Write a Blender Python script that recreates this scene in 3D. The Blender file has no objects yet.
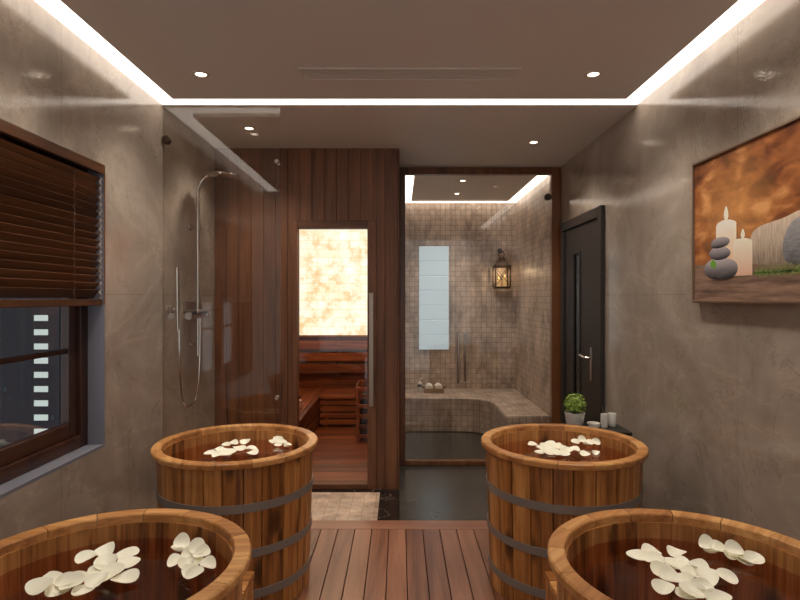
import bpy, bmesh, math, random
from mathutils import Vector, Matrix
random.seed(7)
C = bpy.context.scene.collection
PI = math.pi
R = math.radians

# ------------------------------------------------------------------ nodes
def new_mat(name):
    m = bpy.data.materials.new(name); m.use_nodes = True
    nt = m.node_tree
    for n in list(nt.nodes): nt.nodes.remove(n)
    out = nt.nodes.new('ShaderNodeOutputMaterial')
    return m, nt, out
def N(nt, t, **kw):
    n = nt.nodes.new(t)
    for k, v in kw.items():
        if k[0] == '_': setattr(n, k[1:], v)
        else: n.inputs[k.replace('__', ' ')].default_value = v
    return n
def L(nt, a, b): nt.links.new(a, b)
def rgb(r, g, b, a=1.0):   # sRGB 0-255 -> linear
    f = lambda c: (c/255/12.92) if c/255 <= .04045 else ((c/255+.055)/1.055)**2.4
    return (f(r), f(g), f(b), a)
def ramp(nt, fac, stops):
    n = nt.nodes.new('ShaderNodeValToRGB')
    e = n.color_ramp.elements
    e[0].position, e[0].color = stops[0]; e[1].position, e[1].color = stops[-1]
    for p, c in stops[1:-1]:
        x = e.new(p); x.color = c
    L(nt, fac, n.inputs[0]); return n
def mapping(nt, scale=(1,1,1), rot=(0,0,0), offset_from=None):
    tc = N(nt, 'ShaderNodeTexCoord'); mp = N(nt, 'ShaderNodeMapping')
    mp.inputs['Scale'].default_value = scale; mp.inputs['Rotation'].default_value = rot
    src = tc.outputs['Object']
    if offset_from is not None:
        ad = N(nt, 'ShaderNodeVectorMath', _operation='ADD')
        L(nt, src, ad.inputs[0]); L(nt, offset_from, ad.inputs[1]); src = ad.outputs[0]
    L(nt, src, mp.inputs['Vector']); return mp.outputs[0]
def simple(name, col, rough=.5, metal=0, spec=.5, emit=None, es=0):
    m, nt, out = new_mat(name)
    b = N(nt, 'ShaderNodeBsdfPrincipled'); b.inputs['Base Color'].default_value = col
    b.inputs['Roughness'].default_value = rough; b.inputs['Metallic'].default_value = metal
    b.inputs['Specular IOR Level'].default_value = spec
    nz = N(nt, 'ShaderNodeTexNoise', Scale=40.0); bp = N(nt, 'ShaderNodeBump', Strength=.03, Distance=.002)
    L(nt, nz.outputs[0], bp.inputs['Height']); L(nt, bp.outputs[0], b.inputs['Normal'])
    if emit:
        b.inputs['Emission Color'].default_value = emit; b.inputs['Emission Strength'].default_value = es
    L(nt, b.outputs[0], out.inputs[0]); return m
def emitter(name, col, s):
    m, nt, out = new_mat(name)
    e = N(nt, 'ShaderNodeEmission', Strength=s); e.inputs[0].default_value = col
    L(nt, e.outputs[0], out.inputs[0]); return m
def wood(name, dark, mid, light, axis='z', rough=.4, fine=60, knots=0, contrast=1.0, coat=0, tone=.34):
    """grain along axis; each board's own tone comes from the 'tone' attribute"""
    m, nt, out = new_mat(name)
    at = N(nt, 'ShaderNodeAttribute', _attribute_name='tone')
    mul = N(nt, 'ShaderNodeVectorMath', _operation='SCALE'); L(nt, at.outputs['Vector'], mul.inputs[0]); mul.inputs['Scale'].default_value = 13.7
    off = mul.outputs[0]
    s1 = {'x': (.9, 14, 14), 'y': (14, .9, 14), 'z': (14, 14, .9)}[axis]
    s2 = {'x': (2.5, fine*2, fine*2), 'y': (fine*2, 2.5, fine*2), 'z': (fine*2, fine*2, 2.5)}[axis]
    v1 = mapping(nt, s1, offset_from=off); v2 = mapping(nt, s2, offset_from=off)
    n1 = N(nt, 'ShaderNodeTexNoise', Scale=1.0, Detail=4.0, Roughness=.6, Distortion=.8); L(nt, v1, n1.inputs['Vector'])
    n2 = N(nt, 'ShaderNodeTexNoise', Scale=1.0, Detail=3.0, Roughness=.6); L(nt, v2, n2.inputs['Vector'])
    mx = N(nt, 'ShaderNodeMath', _operation='MULTIPLY_ADD'); L(nt, n2.outputs[0], mx.inputs[0]); mx.inputs[1].default_value = .46*contrast
    L(nt, n1.outputs[0], mx.inputs[2])
    # board tone
    sep = N(nt, 'ShaderNodeSeparateXYZ'); L(nt, at.outputs['Vector'], sep.inputs[0])
    tn = N(nt, 'ShaderNodeMath', _operation='MULTIPLY_ADD'); L(nt, sep.outputs[0], tn.inputs[0]); tn.inputs[1].default_value = tone; L(nt, mx.outputs[0], tn.inputs[2])
    sb = N(nt, 'ShaderNodeMath', _operation='SUBTRACT'); L(nt, tn.outputs[0], sb.inputs[0]); sb.inputs[1].default_value = .23*contrast+tone*.5
    cr = ramp(nt, sb.outputs[0], [(.25, dark), (.5, mid), (.78, light)])
    col = cr.outputs[0]
    if knots:
        vk = mapping(nt, {'z': (7, 7, 3.2), 'x': (3.2, 7, 7), 'y': (7, 3.2, 7)}[axis], offset_from=off)
        vo = N(nt, 'ShaderNodeTexVoronoi', Scale=1.0); L(nt, vk, vo.inputs['Vector'])
        kr = ramp(nt, vo.outputs['Distance'], [(0, (1, 1, 1, 1)), (.16, (.75, .75, .75, 1)), (.28, (0, 0, 0, 1))])
        mk = N(nt, 'ShaderNodeMix', _data_type='RGBA'); mk.inputs[7].default_value = tuple(c*.35 for c in dark[:3])+(1,)
        kf = N(nt, 'ShaderNodeMath', _operation='MULTIPLY'); L(nt, kr.outputs[0], kf.inputs[0]); kf.inputs[1].default_value = knots
        L(nt, kf.outputs[0], mk.inputs[0]); L(nt, col, mk.inputs[6]); col = mk.outputs[2]
    b = N(nt, 'ShaderNodeBsdfPrincipled'); L(nt, col, b.inputs['Base Color'])
    b.inputs['Roughness'].default_value = rough
    if coat:
        b.inputs['Coat Weight'].default_value = coat; b.inputs['Coat Roughness'].default_value = .2
    bp = N(nt, 'ShaderNodeBump', Strength=.12, Distance=.002); L(nt, n2.outputs[0], bp.inputs['Height']); L(nt, bp.outputs[0], b.inputs['Normal'])
    L(nt, b.outputs[0], out.inputs[0]); return m
def marble_wall():
    m, nt, out = new_mat('brown_stone_slabs')
    v = mapping(nt, (1, 1, 1))
    n1 = N(nt, 'ShaderNodeTexNoise', Scale=1.6, Detail=7.0, Roughness=.62, Distortion=1.2); L(nt, v, n1.inputs['Vector'])
    cr = ramp(nt, n1.outputs[0], [(.3, rgb(146, 133, 121)), (.5, rgb(167, 154, 141)), (.72, rgb(188, 175, 161))])
    # pale veins
    n2 = N(nt, 'ShaderNodeTexNoise', Scale=1.1, Detail=6.0, Roughness=.6, Distortion=.7); L(nt, mapping(nt, (1, .8, 1.3), (.5, .6, .3)), n2.inputs['Vector'])
    a = N(nt, 'ShaderNodeMath', _operation='SUBTRACT'); L(nt, n2.outputs[0], a.inputs[0]); a.inputs[1].default_value = .5
    ab = N(nt, 'ShaderNodeMath', _operation='ABSOLUTE'); L(nt, a.outputs[0], ab.inputs[0])
    vr = ramp(nt, ab.outputs[0], [(0, (.5, .5, .5, 1)), (.007, (.2, .2, .2, 1)), (.07, (0, 0, 0, 1))])
    mk = N(nt, 'ShaderNodeMix', _data_type='RGBA'); L(nt, vr.outputs[0], mk.inputs[0]); L(nt, cr.outputs[0], mk.inputs[6]); mk.inputs[7].default_value = rgb(200, 183, 165)
    # dark hairlines
    n4 = N(nt, 'ShaderNodeTexNoise', Scale=1.9, Detail=6.0, Roughness=.62, Distortion=.9); L(nt, mapping(nt, (1, 1, .8), (.1, .9, 1.3)), n4.inputs['Vector'])
    a2 = N(nt, 'ShaderNodeMath', _operation='SUBTRACT'); L(nt, n4.outputs[0], a2.inputs[0]); a2.inputs[1].default_value = .45
    ab2 = N(nt, 'ShaderNodeMath', _operation='ABSOLUTE'); L(nt, a2.outputs[0], ab2.inputs[0])
    vr2 = ramp(nt, ab2.outputs[0], [(0, (.28, .28, .28, 1)), (.007, (0, 0, 0, 1))])
    mk2 = N(nt, 'ShaderNodeMix', _data_type='RGBA'); L(nt, vr2.outputs[0], mk2.inputs[0]); L(nt, mk.outputs[2], mk2.inputs[6]); mk2.inputs[7].default_value = rgb(80, 65, 55)
    # slab joints: every 0.8 m along the wall, every 1.2 m up
    tc = N(nt, 'ShaderNodeTexCoord'); sp = N(nt, 'ShaderNodeSeparateXYZ'); L(nt, tc.outputs['Object'], sp.inputs[0])
    def joint(sock, size, off):
        ad = N(nt, 'ShaderNodeMath', _operation='ADD'); L(nt, sock, ad.inputs[0]); ad.inputs[1].default_value = off+size*50
        md = N(nt, 'ShaderNodeMath', _operation='MODULO'); L(nt, ad.outputs[0], md.inputs[0]); md.inputs[1].default_value = size
        lt = N(nt, 'ShaderNodeMath', _operation='LESS_THAN'); L(nt, md.outputs[0], lt.inputs[0]); lt.inputs[1].default_value = .003
        return lt.outputs[0]
    j = N(nt, 'ShaderNodeMath', _operation='MAXIMUM'); L(nt, joint(sp.outputs[1], .8, .05), j.inputs[0]); L(nt, joint(sp.outputs[2], 1.2, -.29), j.inputs[1])
    jf = N(nt, 'ShaderNodeMath', _operation='MULTIPLY'); L(nt, j.outputs[0], jf.inputs[0]); jf.inputs[1].default_value = .35
    mj = N(nt, 'ShaderNodeMix', _data_type='RGBA'); L(nt, jf.outputs[0], mj.inputs[0]); L(nt, mk2.outputs[2], mj.inputs[6]); mj.inputs[7].default_value = rgb(70, 60, 52)
    b = N(nt, 'ShaderNodeBsdfPrincipled'); L(nt, mj.outputs[2], b.inputs['Base Color'])
    b.inputs['Roughness'].default_value = .04; b.inputs['IOR'].default_value = 1.5
    n3 = N(nt, 'ShaderNodeTexNoise', Scale=100.0, Detail=1.0, Roughness=.5); L(nt, v, n3.inputs['Vector'])
    bp = N(nt, 'ShaderNodeBump', Strength=.5, Distance=.0009); L(nt, n3.outputs[0], bp.inputs['Height']); L(nt, bp.outputs[0], b.inputs['Normal'])
    L(nt, b.outputs[0], out.inputs[0]); return m
def stone(name, c1, c2, c3, scale=2.0, rough=.2, vein=None, bump=.05):
    m, nt, out = new_mat(name)
    v = mapping(nt)
    n1 = N(nt, 'ShaderNodeTexNoise', Scale=scale, Detail=7.0, Roughness=.65, Distortion=.8); L(nt, v, n1.inputs['Vector'])
    cr = ramp(nt, n1.outputs[0], [(.3, c1), (.5, c2), (.72, c3)]); col = cr.outputs[0]
    if vein:
        n2 = N(nt, 'ShaderNodeTexNoise', Scale=2.3, Detail=4.0, Distortion=1.6); L(nt, v, n2.inputs['Vector'])
        a = N(nt, 'ShaderNodeMath', _operation='SUBTRACT'); L(nt, n2.outputs[0], a.inputs[0]); a.inputs[1].default_value = .5
        ab = N(nt, 'ShaderNodeMath', _operation='ABSOLUTE'); L(nt, a.outputs[0], ab.inputs[0])
        vr = ramp(nt, ab.outputs[0], [(0, (.8, .8, .8, 1)), (.006, (0, 0, 0, 1))])
        mk = N(nt, 'ShaderNodeMix', _data_type='RGBA'); L(nt, vr.outputs[0], mk.inputs[0]); L(nt, col, mk.inputs[6]); mk.inputs[7].default_value = vein; col = mk.outputs[2]
    b = N(nt, 'ShaderNodeBsdfPrincipled'); L(nt, col, b.inputs['Base Color']); b.inputs['Roughness'].default_value = rough
    bp = N(nt, 'ShaderNodeBump', Strength=bump, Distance=.002); L(nt, n1.outputs[0], bp.inputs['Height']); L(nt, bp.outputs[0], b.inputs['Normal'])
    L(nt, b.outputs[0], out.inputs[0]); return m
def mosaic(name, size, c1, c2, grout, rough=.3, rot=(0, 0, 0), gw=.03):
    """square tesserae from the brick texture; works on any upright or level face by picking the two coordinates in the face's plane"""
    m, nt, out = new_mat(name)
    tc = N(nt, 'ShaderNodeTexCoord'); sp = N(nt, 'ShaderNodeSeparateXYZ'); L(nt, tc.outputs['Object'], sp.inputs[0])
    ge = N(nt, 'ShaderNodeNewGeometry'); ns = N(nt, 'ShaderNodeSeparateXYZ'); L(nt, ge.outputs['Normal'], ns.inputs[0])
    def absgt(s):
        a = N(nt, 'ShaderNodeMath', _operation='ABSOLUTE'); L(nt, s, a.inputs[0])
        g = N(nt, 'ShaderNodeMath', _operation='GREATER_THAN'); L(nt, a.outputs[0], g.inputs[0]); g.inputs[1].default_value = .75; return g.outputs[0]
    gx, gz = absgt(ns.outputs[0]), absgt(ns.outputs[2])
    mu = N(nt, 'ShaderNodeMix'); L(nt, gx, mu.inputs[0]); L(nt, sp.outputs[0], mu.inputs[2]); L(nt, sp.outputs[1], mu.inputs[3])
    mv = N(nt, 'ShaderNodeMix'); L(nt, gz, mv.inputs[0]); L(nt, sp.outputs[2], mv.inputs[2]); L(nt, sp.outputs[1], mv.inputs[3])
    cb = N(nt, 'ShaderNodeCombineXYZ'); L(nt, mu.outputs[0], cb.inputs[0]); L(nt, mv.outputs[0], cb.inputs[1])
    br = N(nt, 'ShaderNodeTexBrick', Scale=1.0, _offset=0.0, _squash=1.0)
    br.inputs['Brick Width'].default_value = size; br.inputs['Row Height'].default_value = size
    br.inputs['Mortar Size'].default_value = size*gw; br.inputs['Mortar Smooth'].default_value = .1
    br.inputs['Color1'].default_value = c1; br.inputs['Color2'].default_value = c2; br.inputs['Mortar'].default_value = grout
    L(nt, cb.outputs[0], br.inputs['Vector'])
    # patchy slab-wise tone
    n1 = N(nt, 'ShaderNodeTexNoise', Scale=4.5, Detail=8.0, Roughness=.78, Distortion=.4); L(nt, mapping(nt, (1, 1, .55)), n1.inputs['Vector'])
    cr = ramp(nt, n1.outputs[0], [(.36, (.52, .49, .47, 1)), (.5, (.92, .90, .88, 1)), (.64, (1.3, 1.28, 1.25, 1))])
    mx = N(nt, 'ShaderNodeMix', _data_type='RGBA', _blend_type='MULTIPLY'); mx.inputs[0].default_value = 1; L(nt, br.outputs[0], mx.inputs[6]); L(nt, cr.outputs[0], mx.inputs[7])
    b = N(nt, 'ShaderNodeBsdfPrincipled'); L(nt, mx.outputs[2], b.inputs['Base Color']); b.inputs['Roughness'].default_value = rough
    bp = N(nt, 'ShaderNodeBump', Strength=.3, Distance=.002, _invert=True); L(nt, br.outputs['Fac'], bp.inputs['Height']); L(nt, bp.outputs[0], b.inputs['Normal'])
    L(nt, b.outputs[0], out.inputs[0]); return m
def sheer(name, tint, ior=1.5, rough=0.0, gloss=(1, 1, 1, 1), bump=None):
    """clear sheet glass or still water: tinted see-through plus a Fresnel mirror"""
    m, nt, out = new_mat(name)
    tr = N(nt, 'ShaderNodeBsdfTransparent'); tr.inputs[0].default_value = tint
    gl = N(nt, 'ShaderNodeBsdfGlossy'); gl.inputs['Roughness'].default_value = rough; gl.inputs[0].default_value = gloss
    ge = N(nt, 'ShaderNodeNewGeometry')
    io = N(nt, 'ShaderNodeMix'); L(nt, ge.outputs['Backfacing'], io.inputs[0]); io.inputs[2].default_value = ior; io.inputs[3].default_value = 1/ior
    fr = N(nt, 'ShaderNodeFresnel'); L(nt, io.outputs[0], fr.inputs[0])
    if bump:
        nz = N(nt, 'ShaderNodeTexNoise', Scale=bump[0], Detail=2.0); L(nt, mapping(nt), nz.inputs['Vector'])
        bp = N(nt, 'ShaderNodeBump', Strength=bump[1], Distance=.01); L(nt, nz.outputs[0], bp.inputs['Height']); L(nt, bp.outputs[0], gl.inputs['Normal'])
    mx = N(nt, 'ShaderNodeMixShader'); L(nt, fr.outputs[0], mx.inputs[0]); L(nt, tr.outputs[0], mx.inputs[1]); L(nt, gl.outputs[0], mx.inputs[2])
    L(nt, mx.outputs[0], out.inputs[0]); return m

M = {}
M['wall'] = marble_wall()
M['ceil'] = simple('taupe_ceiling_paint', rgb(224, 217, 210), .5, spec=.35)
M['tub'] = wood('barrel_stave_wood', rgb(100, 58, 26), rgb(168, 110, 56), rgb(212, 154, 90), 'z', .36, 32, knots=1.0, contrast=1.3, tone=.2)
M['rim'] = wood('barrel_rim_wood', rgb(146, 90, 44), rgb(194, 134, 76), rgb(226, 172, 108), 'x', .33, 50, contrast=.9)
M['deck'] = wood('reddish_deck_boards', rgb(100, 62, 44), rgb(138, 92, 70), rgb(166, 116, 90), 'y', .3, 60, contrast=.85)
M['deckx'] = wood('reddish_deck_border', rgb(104, 66, 48), rgb(138, 92, 70), rgb(160, 112, 88), 'x', .3, 60, contrast=.7)
M['walnut'] = wood('dark_walnut_panelling', rgb(78, 46, 26), rgb(112, 70, 43), rgb(138, 90, 58), 'z', .5, 60, contrast=.8, tone=.13)
M['walnut_x'] = wood('dark_walnut_rail', rgb(78, 46, 26), rgb(112, 70, 43), rgb(138, 90, 58), 'x', .5, 60, contrast=.6, tone=.1)
M['dframe'] = wood('dark_brown_frame', rgb(84, 48, 26), rgb(116, 70, 40), rgb(140, 90, 54), 'z', .3, 60, contrast=.5)
M['sauna'] = wood('sauna_timber', rgb(92, 44, 18), rgb(136, 72, 34), rgb(168, 100, 54), 'x', .4, 45, knots=.4)
M['sauna_y'] = wood('sauna_timber_lengthways', rgb(92, 44, 18), rgb(136, 72, 34), rgb(168, 100, 54), 'y', .4, 45, knots=.4)
M['sauna_z'] = wood('sauna_timber_upright', rgb(92, 44, 18), rgb(136, 72, 34), rgb(168, 100, 54), 'z', .4, 45)
M['blind'] = wood('blind_slat_wood', rgb(66, 40, 24), rgb(98, 62, 38), rgb(122, 80, 50), 'y', .35, 60, contrast=.6)
M['blindz'] = wood('blind_side_wood', rgb(78, 44, 24), rgb(112, 66, 38), rgb(136, 84, 50), 'z', .35, 60, contrast=.6)
M['winframe'] = wood('window_frame_wood', rgb(40, 22, 16), rgb(58, 33, 24), rgb(74, 44, 32), 'z', .3, 60, contrast=.4)
M['slate'] = stone('grey_slate_floor', rgb(54, 50, 46), rgb(68, 64, 59), rgb(86, 81, 74), 1.8, .22)
M['blackm'] = stone('black_veined_marble', rgb(24, 20, 18), rgb(36, 30, 27), rgb(50, 42, 37), 3, .1, vein=rgb(150, 135, 120))
M['mat'] = mosaic('cream_stone_tiles', .085, rgb(216, 194, 174), rgb(190, 164, 144), rgb(160, 138, 120), .35, gw=.025)
M['mosaic'] = mosaic('beige_steam_mosaic', .062, rgb(208, 190, 174), rgb(188, 169, 154), rgb(132, 115, 103), .38, gw=.035)
M['steel'] = simple('brushed_steel', rgb(190, 180, 172), .28, 1)
M['chrome'] = simple('chrome', rgb(215, 210, 205), .12, 1)
M['hoop'] = simple('grey_hoop_metal', rgb(136, 130, 124), .4, .25)
M['bronze'] = simple('dark_bronze', rgb(70, 56, 44), .35, .8)
M['doorp'] = simple('charcoal_door_paint', rgb(48, 39, 34), .5)
M['doord'] = simple('charcoal_door_groove', rgb(30, 27, 25), .25)
M['black'] = simple('black_lacquer', rgb(26, 24, 23), .35)
M['white'] = simple('white_ceramic', rgb(232, 226, 216), .25)
M['towel'] = simple('white_towelling', rgb(238, 232, 220), .9)
M['reveal'] = simple('window_reveal_paint', rgb(120, 120, 130), .6)
M['cord'] = simple('grey_blind_cord', rgb(150, 140, 134), .7)
M['glass'] = sheer('clear_sheet_glass', (.95, .94, .92, 1), 1.42)
M['winglass'] = sheer('window_pane_glass', (.9, .92, .94, 1), 1.5)
M['water'] = sheer('tinted_bath_water', (.90, .72, .70, 1), 1.33, 0.0, bump=(6, .02))
M['clear'] = sheer('water_body_edge', (1, 1, 1, 1), 1.0001)
M['petal'] = simple('cream_petal', rgb(255, 251, 228), .5)
M['led'] = emitter('warm_led_light', rgb(255, 242, 228), 2.5)
M['lens'] = emitter('downlight_lens', rgb(255, 236, 210), 8.0)
M['trimring'] = simple('downlight_ring', rgb(200, 190, 180), .4)
M['flame'] = emitter('candle_flame_light', rgb(255, 206, 130), 2.0)
M['leaf'] = simple('fresh_green_leaf', rgb(120, 150, 60), .5)
M['stem'] = simple('green_stem', rgb(90, 110, 50), .6)
M['stove'] = simple('dark_stove_rock', rgb(70, 66, 62), .8)

# ------------------------------------------------------------------ mesh helper
class MB:
    def __init__(s):
        s.bm = bmesh.new(); s.t = s.bm.verts.layers.float_vector.new('tone')
    def _tone(s, vs, tone=None):
        a = random.random() if tone is None else tone
        b, c = random.random(), random.random()
        for v in vs: v[s.t] = Vector((a, b, c))
    def box(s, x0, x1, y0, y1, z0, z1, tone=None, mi=0):
        v = [s.bm.verts.new((x, y, z)) for z in (z0, z1) for y in (y0, y1) for x in (x0, x1)]
        for f in ((0, 2, 3, 1), (4, 5, 7, 6), (0, 1, 5, 4), (2, 6, 7, 3), (0, 4, 6, 2), (1, 3, 7, 5)):
            s.bm.faces.new([v[i] for i in f]).material_index = mi
        s._tone(v, tone); return v
    def obox(s, c, u, v_, w, tone=None):
        """box centred at c with half-axis vectors u, v, w"""
        c, u, v_, w = map(Vector, (c, u, v_, w))
        q = [s.bm.verts.new(c+a*u+b*v_+d*w) for d in (-1, 1) for b in (-1, 1) for a in (-1, 1)]
        for f in ((0, 2, 3, 1), (4, 5, 7, 6), (0, 1, 5, 4), (2, 6, 7, 3), (0, 4, 6, 2), (1, 3, 7, 5)): s.bm.faces.new([q[i] for i in f])
        s._tone(q, tone); return q
    def ring_strip(s, loops, closed_u=True, capa=False, capb=False, tone=None):
        vs = [[s.bm.verts.new(p) for p in lp] for lp in loops]
        n = len(vs[0])
        for i in range(len(vs)-1):
            for j in range(n if closed_u else n-1):
                k = (j+1) % n
                s.bm.faces.new((vs[i][j], vs[i][k], vs[i+1][k], vs[i+1][j]))
        if capa: s.bm.faces.new(list(reversed(vs[0])))
        if capb: s.bm.faces.new(vs[-1])
        s._tone([v for r in vs for v in r], tone); return vs
    def lathe(s, prof, c=(0, 0, 0), n=32, capa=True, capb=True, axis='z', tone=None):
        c = Vector(c); loops = []
        for r, h in prof:
            lp = []
            for i in range(n):
                a = 2*PI*i/n; p, q = r*math.cos(a), r*math.sin(a)
                lp.append(c+Vector({'z': (p, q, h), 'x': (h, p, q), 'y': (q, h, p)}[axis]))
            loops.append(lp)
        return s.ring_strip(loops, True, capa, capb, tone)
    def tube(s, pts, r, n=10, tone=None, closed=False):
        pts = [Vector(p) for p in pts]; loops = []; up = None; m = len(pts)
        for i, p in enumerate(pts):
            if closed: d = (pts[(i+1) % m]-pts[i-1]).normalized()
            else: d = (pts[min(i+1, m-1)]-pts[max(i-1, 0)]).normalized()
            if up is None:
                up = Vector((0, 0, 1)) if abs(d.z) < .9 else Vector((1, 0, 0))
            a = d.cross(up).normalized(); b = a.cross(d).normalized(); up = b
            rr = r[i] if isinstance(r, (list, tuple)) else r
            loops.append([p+a*rr*math.cos(2*PI*k/n)+b*rr*math.sin(2*PI*k/n) for k in range(n)])
        if closed:
            loops.append(loops[0]); return s.ring_strip(loops, True, False, False, tone)
        return s.ring_strip(loops, True, True, True, tone)
    def prism(s, outline, z0, z1, tone=None, plane='xy'):
        f = {'xy': lambda a, b, h: (a, b, h), 'yz': lambda a, b, h: (h, a, b), 'xz': lambda a, b, h: (a, h, b)}[plane]
        return s.ring_strip([[f(a, b, z0) for a, b in outline], [f(a, b, z1) for a, b in outline]], True, True, True, tone)
    def build(s, name, mat, parent=None, bev=0, sharp=35, smooth=True):
        bm = s.bm
        bmesh.ops.recalc_face_normals(bm, faces=bm.faces)
        me = bpy.data.meshes.new(name); 
        for f in bm.faces: f.smooth = smooth
        bm.to_mesh(me); bm.free()
        for m_ in (mat if isinstance(mat, list) else [mat]): me.materials.append(m_)
        if smooth: me.set_sharp_from_angle(angle=R(sharp))
        o = bpy.data.objects.new(name, me); C.objects.link(o)
        if parent: o.parent = parent
        if bev:
            b = o.modifiers.new('Bevel', 'BEVEL'); b.width = bev; b.segments = 2; b.limit_method = 'ANGLE'; b.harden_normals = False
        return o
def tag(o, label=None, cat=None, group=None, kind=None):
    if label: o['label'] = label
    if cat: o['category'] = cat
    if group: o['group'] = group
    if kind: o['kind'] = kind
    return o
def thing(name, label, cat, loc=(0, 0, 0), rz=0, group=None):
    o = bpy.data.objects.new(name, None); C.objects.link(o); o.location = loc; o.rotation_euler = (0, 0, rz)
    o.empty_display_size = .1
    return tag(o, label, cat, group)
def struct(mb, name, mat, label=None, parent=None, **kw):
    o = mb.build(name, mat, parent, **kw)
    if parent is None: o['kind'] = 'structure'
    if label: o['label'] = label
    return o
def box(*a, **k):
    m = MB(); m.box(*a, **k); return m
def copy_tree(o, parent=None):
    c = o.copy(); C.objects.link(c); c.parent = parent
    for ch in list(o.children): copy_tree(ch, c)
    return c

XW = 1.42; ZC = 2.623; ZP = 2.610; ZL = 2.629; YB = -1.2; YW = 4.30; YG = 4.95; YE = 6.80

# ------------------------------------------------------------------ room shell
struct(box(-1.62, 1.62, YB-.1, 7.1, -.12, 0), 'floor', M['slate'], 'dark grey slate floor, glossy, before the steam room')
m = MB(); m.box(-XW, 0, 3.4, YW, .0005, .006); struct(m, 'floor_border', M['blackm'], 'black veined marble floor border by the sauna door')
m = MB(); m.box(-XW, -.147, 3.4, 4.21, .006, .012); struct(m, 'floor_tiles', M['mat'], 'cream square floor tiles before the sauna door')
# deck
m = MB(); w = .104; x = -XW+.004
while x < XW-.01:
    x1 = min(x+w-.004, XW-.002); m.box(x, x1, YB, 3.447, .018, .05); x += w
deck = struct(m, 'floor_deck', M['deck'], 'reddish brown boarded deck under the barrel tubs', bev=.0015)
struct(box(-XW+.002, XW-.002, 3.452, 3.585, .006, .05), 'deck_border', M['deckx'], 'board closing the deck edge', parent=deck, bev=.002)
struct(box(-XW+.002, XW-.002, YB, 3.45, .004, .017), 'deck_base', M['black'], parent=deck)
# walls
m = MB()
m.box(XW, XW+.2, YB-.1, 7.1, 0, 2.9); struct(m, 'wall_right', M['wall'], 'brown veined stone wall with the candle picture')
hy0, hy1, hz0, hz1 = 1.30, 2.70, .757, 2.113
m = MB(); t = .2
m.box(-XW-t, -XW, YB-.1, hy0, 0, 2.9); m.box(-XW-t, -XW, hy1, 7.1, 0, 2.9)
m.box(-XW-t, -XW, hy0, hy1, 0, hz0); m.box(-XW-t, -XW, hy0, hy1, hz1, 2.9)
struct(m, 'wall_left', M['wall'], 'brown veined stone wall with the window')
struct(box(-XW, XW, YE+.12, YE+.3, 0, 2.9), 'wall_back', M['wall'], 'outer wall behind sauna and steam room')
# ceiling
m = MB()
m.box(-XW-.1, XW+.1, YB, 7.1, 2.70, 2.9)
struct(box(-1.296, 1.296, .76, 3.20, ZP, 2.70), 'ceiling_panel', M['ceil'], 'taupe middle ceiling panel framed by the light strip')
struct(box(-XW, XW, 3.338, YG+.02, ZC, 2.70), 'ceiling_shower', M['ceil'], 'taupe ceiling over shower and sauna door')
struct(box(-XW, XW, YB, .648, ZC, 2.70), 'ceiling_near', M['ceil'])
ceiling = struct(m, 'ceiling', M['ceil'], 'taupe painted ceiling with a light recess around its middle panel')
def ring_led(name, label, x0, x1, y0, y1, w, z, sides='lrfb'):
    m = MB()
    if 'l' in sides: m.box(x0, x0+w, y0, y1, z, z+.012)
    if 'r' in sides: m.box(x1-w, x1, y0, y1, z, z+.012)
    if 'f' in sides: m.box(x0+w, x1-w, y0, y0+w, z, z+.012)
    if 'b' in sides: m.box(x0+w, x1-w, y1-w, y1, z, z+.012)
    o = m.build(name, M['led']); return tag(o, label, 'led strip')
ring_led('led_strip', 'bright white light strip framing the main ceiling panel', -XW+.001, XW-.001, .649, 3.337, .12, ZL)

# ------------------------------------------------------------------ ceiling fittings
def downlight(x, y, label, group='ceiling spotlights', z=ZC, power=36, first=[None]):
    t = thing('ceiling_spotlight', label, 'spotlight', (x, y, z), 0, group)
    if first[0] is None:
        m = MB(); m.lathe([(.026, -.001), (.029, -.005), (.040, -.004), (.043, -.0005), (.043, .0)], n=28, capa=False, capb=False)
        a = m.build('trim_ring', M['trimring'], t)
        m = MB(); m.lathe([(.0005, -.0035), (.02, -.0035), (.0265, -.001)], n=24, capb=False)
        b = m.build('lens', M['lens'], t)
        first[0] = (a, b)
    else:
        for q in first[0]:
            c = q.copy(); C.objects.link(c); c.parent = t
    if power:
        ld = bpy.data.lights.new('spot_beam', 'SPOT'); ld.use_shadow = True; ld.energy = power; ld.color = (1, .91, .80)
        ld.spot_size = R(125); ld.spot_blend = 1.0; ld.shadow_soft_size = .07
        lo = bpy.data.objects.new('spot_beam', ld); C.objects.link(lo); lo.parent = t; lo.location = (0, 0, -.012)
    return t
downlight(-1.008, 2.842, 'round ceiling spotlight above the window side of the main panel', z=ZP)
downlight(.984, 2.842, 'round ceiling spotlight above the picture side of the main panel', z=ZP)
downlight(-1.018, 3.79, 'round ceiling spotlight inside the shower enclosure')
downlight(.99, 4.13, 'round ceiling spotlight in front of the steam room glass')
downlight(-1.008, 1.98, 'round ceiling spotlight over the barrel under the window', z=ZP)
downlight(.984, 1.98, 'round ceiling spotlight over the barrel under the picture', z=ZP)
downlight(.62, 5.48, 'round spotlight in the steam room ceiling closer to the glass', 'steam room spotlights', power=30)
downlight(.63, 6.16, 'round spotlight in the steam room ceiling closer to the tiles', 'steam room spotlights', power=30)
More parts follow.
